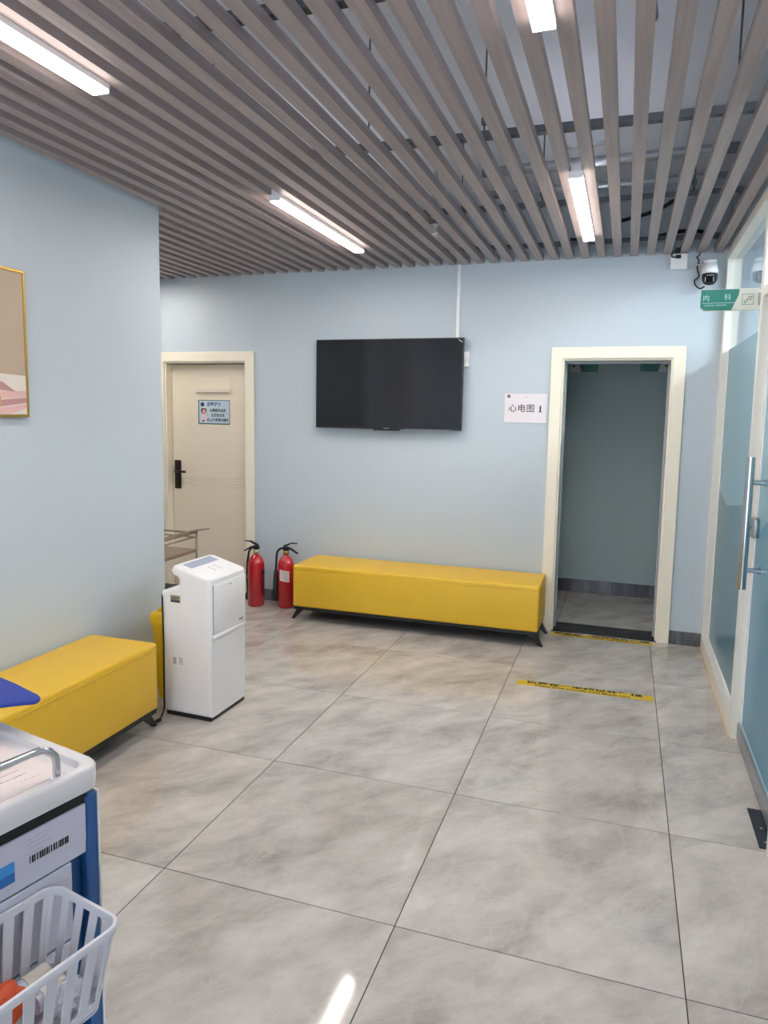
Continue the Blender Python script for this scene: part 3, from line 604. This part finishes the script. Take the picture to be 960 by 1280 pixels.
b = BM(); box(b, -hw_-0.013, -hd_+0.03, 0.05, -hw_-0.0085, hd_-0.03, 0.64, 0.002, 1); obj('rear_grille', b, M_GREYP, t)
b = BM(); tube(b, [(-hw_-0.004, -hd_+0.012, 0.645), (-hw_+0.008, -hd_-0.0048, 0.60), (-hw_+0.011, -hd_-0.0048, 0.35), (-hw_+0.009, -hd_-0.0048, 0.12), (-hw_+0.01, -hd_-0.008, 0.04), (-hw_+0.015, -hd_-0.04, 0.006), (-hw_+0.03, -hd_-0.075, 0.005)], 0.0042, 8, 6); pc = obj('power_cord', b, M_RUBBER, t)
b = BM(); box(b, -hw_+0.022, -hd_-0.10, 0.0, -hw_+0.042, -hd_-0.07, 0.014, 0.003, 1); obj('plug', b, M_RUBBER, pc)

# ------------------------------------------------------------------ yellow bin behind the air conditioner
t = thing('waste_bin', 'yellow plastic waste bin squeezed behind the white air conditioner', 'bin', (-2.352, 3.43, 0))
b = BM()
def ringbox(bm, zs):
    rings = []
    for z, hx, hy in zs:
        pts = []
        for sx, sy, a0 in ((1, 1, 0), (-1, 1, 1), (-1, -1, 2), (1, -1, 3)):
            for k in range(4):
                a = (a0+k/3)*PI/2; r = 0.02; pts.append((sx*(hx-r)+r*math.cos(a), sy*(hy-r)+r*math.sin(a)))
        rings.append([bm.verts.new((x, y, z)) for x, y in pts])
    n_ = 16
    for a, c in zip(rings, rings[1:]):
        for k in range(n_): bm.faces.new((a[k], a[(k+1) % n_], c[(k+1) % n_], c[k]))
    bm.faces.new(rings[0][::-1]); bm.faces.new(rings[-1])
M_BIN = mat('yellow plastic', (236, 190, 20), 0.35)
ringbox(b, [(0.0, 0.045, 0.12), (0.42, 0.062, 0.145), (0.425, 0.062, 0.145)]); obj('body', b, M_BIN, t, smooth=True)
b = BM(); ringbox(b, [(0.4255, 0.068, 0.152), (0.475, 0.070, 0.154), (0.488, 0.062, 0.145), (0.492, 0.03, 0.10)]); obj('lid', b, M_BIN, t, smooth=True)
b = BM(); box(b, -0.03, -0.12, 0.4925, 0.03, -0.06, 0.516, 0.008, 3); obj('lid_grip', b, M_BIN, t, smooth=True)

# ------------------------------------------------------------------ fire extinguishers
def extinguisher(label, x, y, s, full):
    t = thing('fire_extinguisher', label, 'fire extinguisher', (x, y, 0), group='fire extinguishers by the back wall')
    b = BM(); lathe(b, [(0.0, 0.0), (0.058, 0.0), (0.068, 0.01), (0.068, 0.335), (0.066, 0.36), (0.054, 0.392), (0.036, 0.415), (0.022, 0.425), (0.02, 0.43), (0.0, 0.43)], seg=28); body = obj('cylinder', b, M_RED, t)
    b = BM(); lathe(b, [(0.0, 0.4305), (0.02, 0.4305), (0.02, 0.44), (0.024, 0.442), (0.024, 0.462), (0.018, 0.466), (0.0, 0.466)], seg=16); obj('collar', b, M_BRASS if full else mat('pale brass', (214, 204, 170), 0.35, 0.8), t)
    b = BM(); box(b, -0.022, -0.014, 0.4665, 0.022, 0.014, 0.50, 0.004, 2); tube(b, [(-s*0.005, 0, 0.483), (-s*0.03, 0, 0.486)], 0.010, 10); obj('valve', b, M_BLACK, t)
    b = BM(); prism(b, [(-s*0.02, 0.5005), (s*0.01, 0.506), (s*0.05, 0.528), (s*0.098, 0.530), (s*0.098, 0.535), (s*0.045, 0.536), (s*0.0, 0.518), (-s*0.02, 0.510)], -0.010, 0.010, 'Y'); obj('lever', b, M_BLACK, t)
    b = BM(); prism(b, [(s*0.0225, 0.484), (s*0.0225, 0.498), (s*0.05, 0.488), (s*0.108, 0.452), (s*0.102, 0.446), (s*0.048, 0.474)], -0.010, 0.010, 'Y'); obj('grip', b, M_BLACK, t)
    return t
e1 = extinguisher('red fire extinguisher next to the beige door, round pink sticker', -2.812, 5.235, -1, False)
b = BM(); tube(b, [(-0.026, -0.012, 0.484), (-0.05, -0.02, 0.455), (-0.062, -0.02, 0.40), (-0.075, -0.012, 0.33), (-0.082, 0.0, 0.2), (-0.088, 0.02, 0.10)], 0.0085, 8, 6); hz = obj('hose', b, M_RUBBER, e1)
b = BM(); tube(b, [(-0.088, 0.02, 0.105), (-0.096, 0.025, 0.04)], [0.010, 0.024], 12); obj('horn', b, M_BLACK, hz)
b = BM(); n_ = 10
def wrap(bm, a0, a1, z0, z1, r, n_=8, tilt=0.0):
    vs = []
    for k in range(n_+1):
        a = a0+(a1-a0)*k/n_; dz = tilt*(k/n_-0.5)
        vs.append((bm.verts.new((r*math.cos(a), r*math.sin(a), z0+dz)), bm.verts.new((r*math.cos(a), r*math.sin(a), z1+dz))))
    for p, q in zip(vs, vs[1:]):
        f = bm.faces.new((p[0], q[0], q[1], p[1])); f.smooth = True
b.free(); b = BM(); wrap(b, math.radians(-24), math.radians(30), 0.10, 0.31, 0.0686); lb1 = obj('dark_label', b, mat('dark red label', (96, 22, 40), 0.4), e1)
b = BM(); wrap(b, math.radians(-20), math.radians(26), 0.27, 0.305, 0.0690); obj('label_band', b, M_INK, lb1)
b = BM(); ca = math.radians(-158); c0 = Vector((math.cos(ca), math.sin(ca), 0)); tube(b, [c0*0.0682+Vector((0, 0, 0.235)), c0*0.0692+Vector((0, 0, 0.235))], 0.015, 16); obj('sticker', b, mat('pink sticker', (226, 178, 182), 0.5), e1)
e2 = extinguisher('red fire extinguisher beside the long yellow bench, white paper label', -2.565, 5.285, 1, True)
b = BM(); tube(b, [(-0.026, -0.006, 0.486), (-0.055, -0.015, 0.475), (-0.072, -0.02, 0.44), (-0.078, -0.022, 0.36), (-0.078, -0.03, 0.30)], 0.009, 8, 6); hz = obj('hose', b, M_RUBBER, e2)
b = BM(); tube(b, [(-0.078, -0.03, 0.31), (-0.076, -0.036, 0.27), (-0.072, -0.04, 0.06)], [0.013, 0.018, 0.026], 14); obj('horn', b, mat('dark green horn', (34, 46, 46), 0.45), hz)
b = BM(); wrap(b, math.radians(-112), math.radians(-42), 0.225, 0.315, 0.0688, tilt=-0.014); lb2 = obj('paper_label', b, M_PAPER, e2)
b = BM()
for k in range(5): wrap(b, math.radians(-104), math.radians(-52-6*(k % 2)), 0.24+0.014*k, 0.243+0.014*k, 0.0693, tilt=-0.014)
obj('label_print', b, M_GINK, lb2)

# ------------------------------------------------------------------ steel trolley half hidden behind the left wall
t = thing('steel_trolley', 'bronze tinted steel trolley half hidden behind the left wall corner', 'trolley', (-3.40, 4.50, 0))
M_TR = mat('bronze steel', (160, 142, 122), 0.35, 0.4)
tx, ty = 0.27, 0.36
for sx in (-1, 1):
    for sy in (-1, 1):
        b = BM(); tube(b, [(sx*tx, sy*ty, 0.075), (sx*tx, sy*ty, 0.655)], 0.009, 10); lg = obj('post', b, M_TR, t)
        b = BM(); tube(b, [(sx*tx-0.010, sy*ty, 0.038), (sx*tx+0.010, sy*ty, 0.038)], 0.038, 16); box(b, sx*tx-0.013, sy*ty-0.012, 0.05, sx*tx+0.013, sy*ty+0.012, 0.0745); obj('caster', b, M_RUBBER, lg)
for z, r in ((0.61, 0.006), (0.645, 0.0075)):
    b = BM()
    for s in (-1, 1): tube(b, [(s*tx, -ty, z), (s*tx, ty, z)], r, 8); 
    tube(b, [(-tx, ty, z-0.005), (tx, ty, z-0.005)], r, 8); tube(b, [(-tx, -ty, z-0.005), (tx, -ty, z-0.005)], r, 8)
    obj('guard_rail', b, M_TR, t)
b = BM(); box(b, -tx, -ty, 0.488, tx, ty, 0.512, 0.003, 1); obj('upper_shelf', b, M_TR, t)
b = BM(); box(b, -tx, -ty, 0.19, tx, ty, 0.212, 0.003, 1); obj('lower_shelf', b, M_BRONZE, t)
b = BM(); prism(b, [(tx-0.010, ty-0.60), (tx+0.008, ty-0.60), (tx+0.014, ty-0.06), (tx+0.066, ty+0.085), (tx+0.054, ty+0.095), (tx-0.010, ty+0.0)], 0.658, 0.668, 'Z', 0.003, 1); obj('top_bar', b, M_TR, t)
b = BM(); tube(b, [(-tx+0.30, -ty-0.012, 0.50), (-tx+0.30, -ty-0.012, 0.76)], 0.008, 8); obj('push_handle', b, M_STEEL, t)

# ------------------------------------------------------------------ medical cart in the foreground
cart = thing('medical_cart', 'white and blue medical cart in the lower left foreground', 'cart', (-0.953, 1.138, 0), rz=math.atan2(-0.213, 0.977))
CW, CL = 0.50, 0.72      # local x runs -CW..0 (outer face at 0), local y -CL..0
# tray top with a raised rim and a sunken floor
b = BM(); z0_, z1_ = 0.845, 0.90
def rrect(x0, y0, x1, y1, r, n=5):
    out = []
    for cx_, cy_, a0 in ((x1-r, y1-r, 0), (x0+r, y1-r, 1), (x0+r, y0+r, 2), (x1-r, y0+r, 3)):
        for k in range(n+1):
            a = (a0+k/n)*PI/2; out.append((cx_+r*math.cos(a), cy_+r*math.sin(a)))
    return out
lay = [(rrect(-CW+0.012, -CL+0.012, -0.012, -0.012, 0.03), z0_), (rrect(-CW+0.002, -CL+0.002, -0.002, -0.002, 0.036), z0_+0.006), (rrect(-CW, -CL, 0, 0, 0.038), z0_+0.02), (rrect(-CW, -CL, 0, 0, 0.038), z1_-0.008), (rrect(-CW+0.004, -CL+0.004, -0.004, -0.004, 0.036), z1_-0.002), (rrect(-CW+0.010, -CL+0.010, -0.010, -0.010, 0.032), z1_), (rrect(-CW+0.024, -CL+0.024, -0.018, -0.030, 0.026), z1_-0.001), (rrect(-CW+0.028, -CL+0.028, -0.021, -0.034, 0.024), z1_-0.014)]
rings = [[b.verts.new((x, y, z)) for x, y in pts] for pts, z in lay]
for a, c in zip(rings, rings[1:]):
    for k in range(len(a)): b.faces.new((a[k], a[(k+1) % len(a)], c[(k+1) % len(a)], c[k]))
b.faces.new(rings[0][::-1]); b.faces.new(rings[-1]); obj('tray_top', b, M_ABS, cart, smooth=True)
# chrome rail
b = BM(); rx = -0.030
tube(b, [(rx, -0.084, 0.887), (rx, -0.084, 0.925), (rx, -0.088, 0.938), (rx, -0.098, 0.950), (rx, -0.114, 0.958), (rx, -0.135, 0.960), (rx, -0.40, 0.960), (rx, -0.60, 0.960), (rx, -0.625, 0.953), (rx, -0.636, 0.938), (rx, -0.636, 0.887)], 0.0075, 14); rail = obj('guard_rail', b, M_CHROME, cart, smooth=True)
for y in (-0.084, -0.636):
    b = BM(); tube(b, [(rx, y, 0.8865), (rx, y, 0.893)], 0.0125, 16); obj('rail_ferrule', b, M_WHITE, rail, smooth=True)
# body
b = BM(); box(b, -CW+0.03, -CL+0.03, 0.12, -0.034, -0.015, 0.8445); obj('carcass', b, M_BLUE, cart)
for sx in (-0.03, ):
    b = BM(); box(b, -0.0335, -0.036, 0.12, -0.012, -0.009, 0.835, 0.003, 1); obj('corner_post', b, M_BLUE, cart)
b = BM(); box(b, -0.036, -0.0088, 0.12, -0.010, -0.0045, 0.838, 0.001, 1); obj('post_cap', b, M_WHITE2, cart)
b = BM(); box(b, -0.0335, -CL+0.009, 0.12, -0.012, -CL+0.036, 0.835, 0.003, 1); obj('corner_post', b, M_BLUE, cart)
b = BM(); box(b, -0.030, -CL+0.04, 0.72, -0.0125, -0.0365, 0.823, 0.002, 1); M_DRW = mat('bluish grey drawer', (192, 194, 208), 0.4); dr = obj('drawer', b, M_DRW, cart)
b = BM(); box(b, -0.0124, -0.30, 0.7435, -0.0118, -0.0372, 0.8225); lab = obj('label_sheet', b, mat('lilac white paper', (192, 190, 206), 0.5, var=0.01), dr)
b = BM(); xx = -0.0117; y = -0.158
random.seed(3)
while y < -0.078:
    wd = random.choice((0.0016, 0.0026, 0.0036)); box(b, xx, y, 0.762, xx+0.0004, y+wd, 0.776); y += wd+random.choice((0.0012, 0.002, 0.0028))
obj('barcode', b, M_INK, lab)
for k, (ya, yb) in enumerate(((-0.165, -0.085), (-0.165, -0.10), (-0.16, -0.086), (-0.165, -0.12))):
    lettering('- '*int((yb-ya)/0.004), 0.009, (xx, ya, 0.81-0.009*k), (0, 1, 0), (0, 0, 1), M_GINK, lab, align='LEFT', space=0.7, lift=0.0002)
b = BM(); box(b, xx, -0.28, 0.745, xx+0.0004, -0.1875, 0.784); tg = obj('blue_tag', b, mat('bright blue label', (54, 140, 206), 0.4), lab)
b = BM(); box(b, xx+0.0005, -0.28, 0.745, xx+0.0008, -0.188, 0.763); obj('tag_band', b, mat('mid blue label', (34, 104, 172), 0.4), tg)
for z0p, z1p in ((0.56, 0.716), (0.39, 0.555), (0.22, 0.385)):
    b = BM(); box(b, -0.030, -CL+0.07, z0p, -0.0135, -0.0695, z1p, 0.002, 1); obj('drawer', b, M_DRW, cart)
for sx in (-CW+0.06, -0.06):
    for sy in (-CL+0.06, -0.06):
        b = BM(); tube(b, [(sx-0.014, sy, 0.05), (sx+0.014, sy, 0.05)], 0.05, 20); box(b, sx-0.02, sy-0.02, 0.055, sx+0.02, sy+0.02, 0.12); obj('caster', b, M_RUBBER, cart)
b = BM(); box(b, -0.0335, -CL+0.04, 0.8235, -0.0145, -0.0365, 0.8445); obj('shadow_gap_strip', b, M_RUBBER, cart)  # black strip standing in for the shadow gap between tray and drawer
# paper on the tray
t = thing('document', 'printed white document lying on the medical cart tray', 'paper', cart.location, cart.rotation_euler.z)
b = BM(); box(b, -0.33, -0.36, 0.8866, -0.045, -0.055, 0.8874); sh = obj('sheet', b, mat('warm paper', (226, 214, 212), 0.6, var=0.01), t)
for k in range(7):
    lettering('▪ ▪▪▪ ▪▪ ▪▪▪▪ ▪ ▪▪▪'[:10+3*(k % 4)], 0.008, (-0.075-0.026*k, -0.09-0.02*(k % 3), 0.8874), (-0.15, -1, 0), (1, -0.15, 0), M_GINK, sh, align='LEFT', lift=0.0003)
b = BM()
for k in range(5): box(b, -0.105-0.022*k, -0.34, 0.8875, -0.104-0.022*k, -0.10, 0.8877)
obj('ruled_line', b, M_GINK, sh)

# slotted basket hung on the cart side
t = thing('side_basket', 'white slotted plastic basket hung on the blue cart side', 'basket', cart.location, cart.rotation_euler.z)
M_BSK = mat('pale grey basket plastic', (208, 208, 214), 0.4)
bx0, bx1, by0, by1 = -0.006, 0.183, -0.50, -0.114; ztop, zbt = 0.70, 0.545
def lerp(a, c, s): return a+(c-a)*s
top = rrect(bx0, by0, bx1, by1, 0.028, 6); bot = rrect(bx0+0.014, by0+0.024, bx1-0.022, by1-0.024, 0.022, 6)
b = BM(); n_ = len(top)
def sweep_rim(bm, path, prof):
    m_ = len(path); rr = []
    for k in range(m_):
        p = Vector(path[k]); d_ = (Vector(path[(k+1) % m_])-Vector(path[k-1])).normalized(); nn = Vector((d_.y, -d_.x))
        rr.append([bm.verts.new((p.x+nn.x*o_, p.y+nn.y*o_, z)) for o_, z in prof])
    for k in range(m_):
        a, c = rr[k], rr[(k+1) % m_]
        for j in range(len(prof)): bm.faces.new((a[j], a[(j+1) % len(prof)], c[(j+1) % len(prof)], c[j]))
sweep_rim(b, top, [(0.004, ztop-0.014), (0.006, ztop-0.004), (0.004, ztop), (-0.002, ztop), (-0.003, ztop-0.014)])
rim = obj('rim', b, M_BSK, t, smooth=True)
b = BM(); prism(b, bot, zbt-0.003, zbt, 'Z'); obj('basket_floor', b, M_BSK, t)
# side slats: evenly spaced strips from the rim down to the floor
def resample(path, n):
    P = [Vector(p) for p in path]; P.append(P[0]); L_ = [0]
    for a, c in zip(P, P[1:]): L_.append(L_[-1]+(c-a).length)
    out = []
    for k in range(n):
        s = L_[-1]*k/n
        for i in range(len(P)-1):
            if L_[i+1] >= s: out.append(P[i].lerp(P[i+1], (s-L_[i])/max(1e-9, L_[i+1]-L_[i]))); break
    return out
NS = 112
T_ = resample(top, NS); B_ = resample(bot, NS)
def strip(bm, ks, s0, s1):
    """wall piece between path stations ks, from height fraction s0 to s1"""
    cols = []
    for k in ks:
        a, c = T_[k % NS], B_[k % NS]; d_ = (T_[(k+1) % NS]-T_[k-1 if k else NS-1]); d_ = T_[(k+1) % NS]-T_[(k-1) % NS]; nn = Vector((d_.y, -d_.x)).normalized()*0.0028
        row = []
        for s in (s0, s1):
            p = a.lerp(c, s); z = lerp(ztop-0.0145, zbt+0.0005, s)
            row += [bm.verts.new((p.x, p.y, z)), bm.verts.new((p.x-nn.x, p.y-nn.y, z))]
        cols.append(row)
    for p, q in zip(cols, cols[1:]):
        bm.faces.new((p[0], q[0], q[2], p[2])); bm.faces.new((p[1], p[3], q[3], q[1])); bm.faces.new((p[0], p[1], q[1], q[0])); bm.faces.new((p[2], q[2], q[3], p[3]))
    for c in (cols[0], cols[-1]): bm.faces.new((c[0], c[2], c[3], c[1]))
for k in range(0, NS, 4):
    b = BM(); strip(b, [k, k+1, k+2], 0.0, 0.86); obj('slat', b, M_BSK, t)
b = BM(); strip(b, list(range(NS))+[0], 0.862, 0.985); obj('lower_band', b, M_BSK, t)
# basket contents
t = thing('orange_pouch', 'orange pouch with black straps lying in the white basket', 'pouch', cart.location, cart.rotation_euler.z)
b = BM(); bmesh.ops.create_icosphere(b, subdivisions=4, radius=1.0)
for v in b.verts:
    c = v.co.copy(); n1 = math.sin(c.x*4.1+c.y*2.3)*0.10+math.sin(c.y*6.0-c.z*3+1.0)*0.08+math.sin(c.x*9+c.z*7)*0.04
    c *= 1+n1; v.co = Vector((0.080+c.x*0.056, -0.306+c.y*0.066, 0.602+c.z*0.044+0.012*math.sin(c.x*3)))
M_OR = mat('orange nylon', (214, 84, 36), 0.5, var=0.08, scale=30, bump=0.2, bscale=120)
obj('pouch', b, M_OR, t, smooth=True)
for k, (ya, yb) in enumerate(((-0.315, -0.29), (-0.335, -0.315))):
    b = BM(); tube(b, [(0.03, ya, 0.638), (0.055, ya+0.005, 0.652), (0.085, yb, 0.655), (0.112, yb, 0.642)], 0.005, 8, 5); obj('strap', b, M_BLACK, t)
for k, (xa, lb) in enumerate(((0.040, 'white rolled gauze on the cart side of the basket'), (0.084, 'white rolled gauze on the outer side of the basket'))):
    t = thing('gauze_roll', lb, 'gauze roll', cart.location, cart.rotation_euler.z, group='gauze rolls in the basket')
    b = BM(); tube(b, [(xa, -0.21, 0.5715), (xa, -0.165, 0.5715)], 0.0195, 18); obj('roll', b, mat('gauze', (214, 208, 196), 0.8, bump=0.2, bscale=500), t, smooth=True)
    b = BM(); tube(b, [(xa, -0.222, 0.5715), (xa, -0.2105, 0.5715)], 0.0185, 18); obj('wrapper', b, mat('grey wrapper', (190, 194, 206), 0.3), t, smooth=True)
t = thing('plastic_bag', 'crumpled clear plastic bag at the outer side of the basket', 'bag', cart.location, cart.rotation_euler.z)
b = BM(); bmesh.ops.create_icosphere(b, subdivisions=4, radius=1.0)
for v in b.verts:
    c = v.co.copy(); n1 = 0.12*math.sin(c.x*9+c.y*4)+0.1*math.sin(c.y*11-c.z*8)+0.07*math.sin(c.z*15+c.x*6)
    c *= 1+n1; v.co = Vector((0.130+c.x*0.016, -0.186+c.y*0.028, 0.582+c.z*0.030))
obj('film', b, mat('crinkled plastic', (206, 208, 216), 0.2, spec=0.8), t)

# carton and blue cloth at the far left of the tray
t = thing('carton', 'white carton on the cart tray under the blue cloth', 'box', cart.location, cart.rotation_euler.z)
b = BM(); box(b, -0.495, -0.16, 0.9004, -0.35, -0.008, 0.956, 0.002, 1); obj('carton_body', b, M_PAPER, t)
b = BM(); box(b, -0.496, -0.161, 0.9562, -0.349, -0.007, 0.9585, 0.0005, 1); obj('carton_lid', b, M_PAPER, t)
b = BM(); pts = [(-0.48, 0.075), (-0.43, 0.052), (-0.36, 0.048), (-0.30, 0.040), (-0.262, 0.036), (-0.243, 0.030), (-0.232, 0.018), (-0.232, 0.006), (-0.244, -0.006), (-0.262, -0.028), (-0.285, -0.060), (-0.31, -0.10), (-0.36, -0.17), (-0.48, -0.17)]
prism(b, pts, 0.9588, 0.968, 'Z', 0.004, 3)
o = tag(obj('blue_cloth', b, mat('royal blue fabric', (36, 60, 150), 0.75, var=0.08, scale=60, bump=0.3, bscale=900), smooth=True), 'royal blue folded cloth poking out over the cart far corner', 'cloth')
o.location = cart.location; o.rotation_euler = cart.rotation_euler
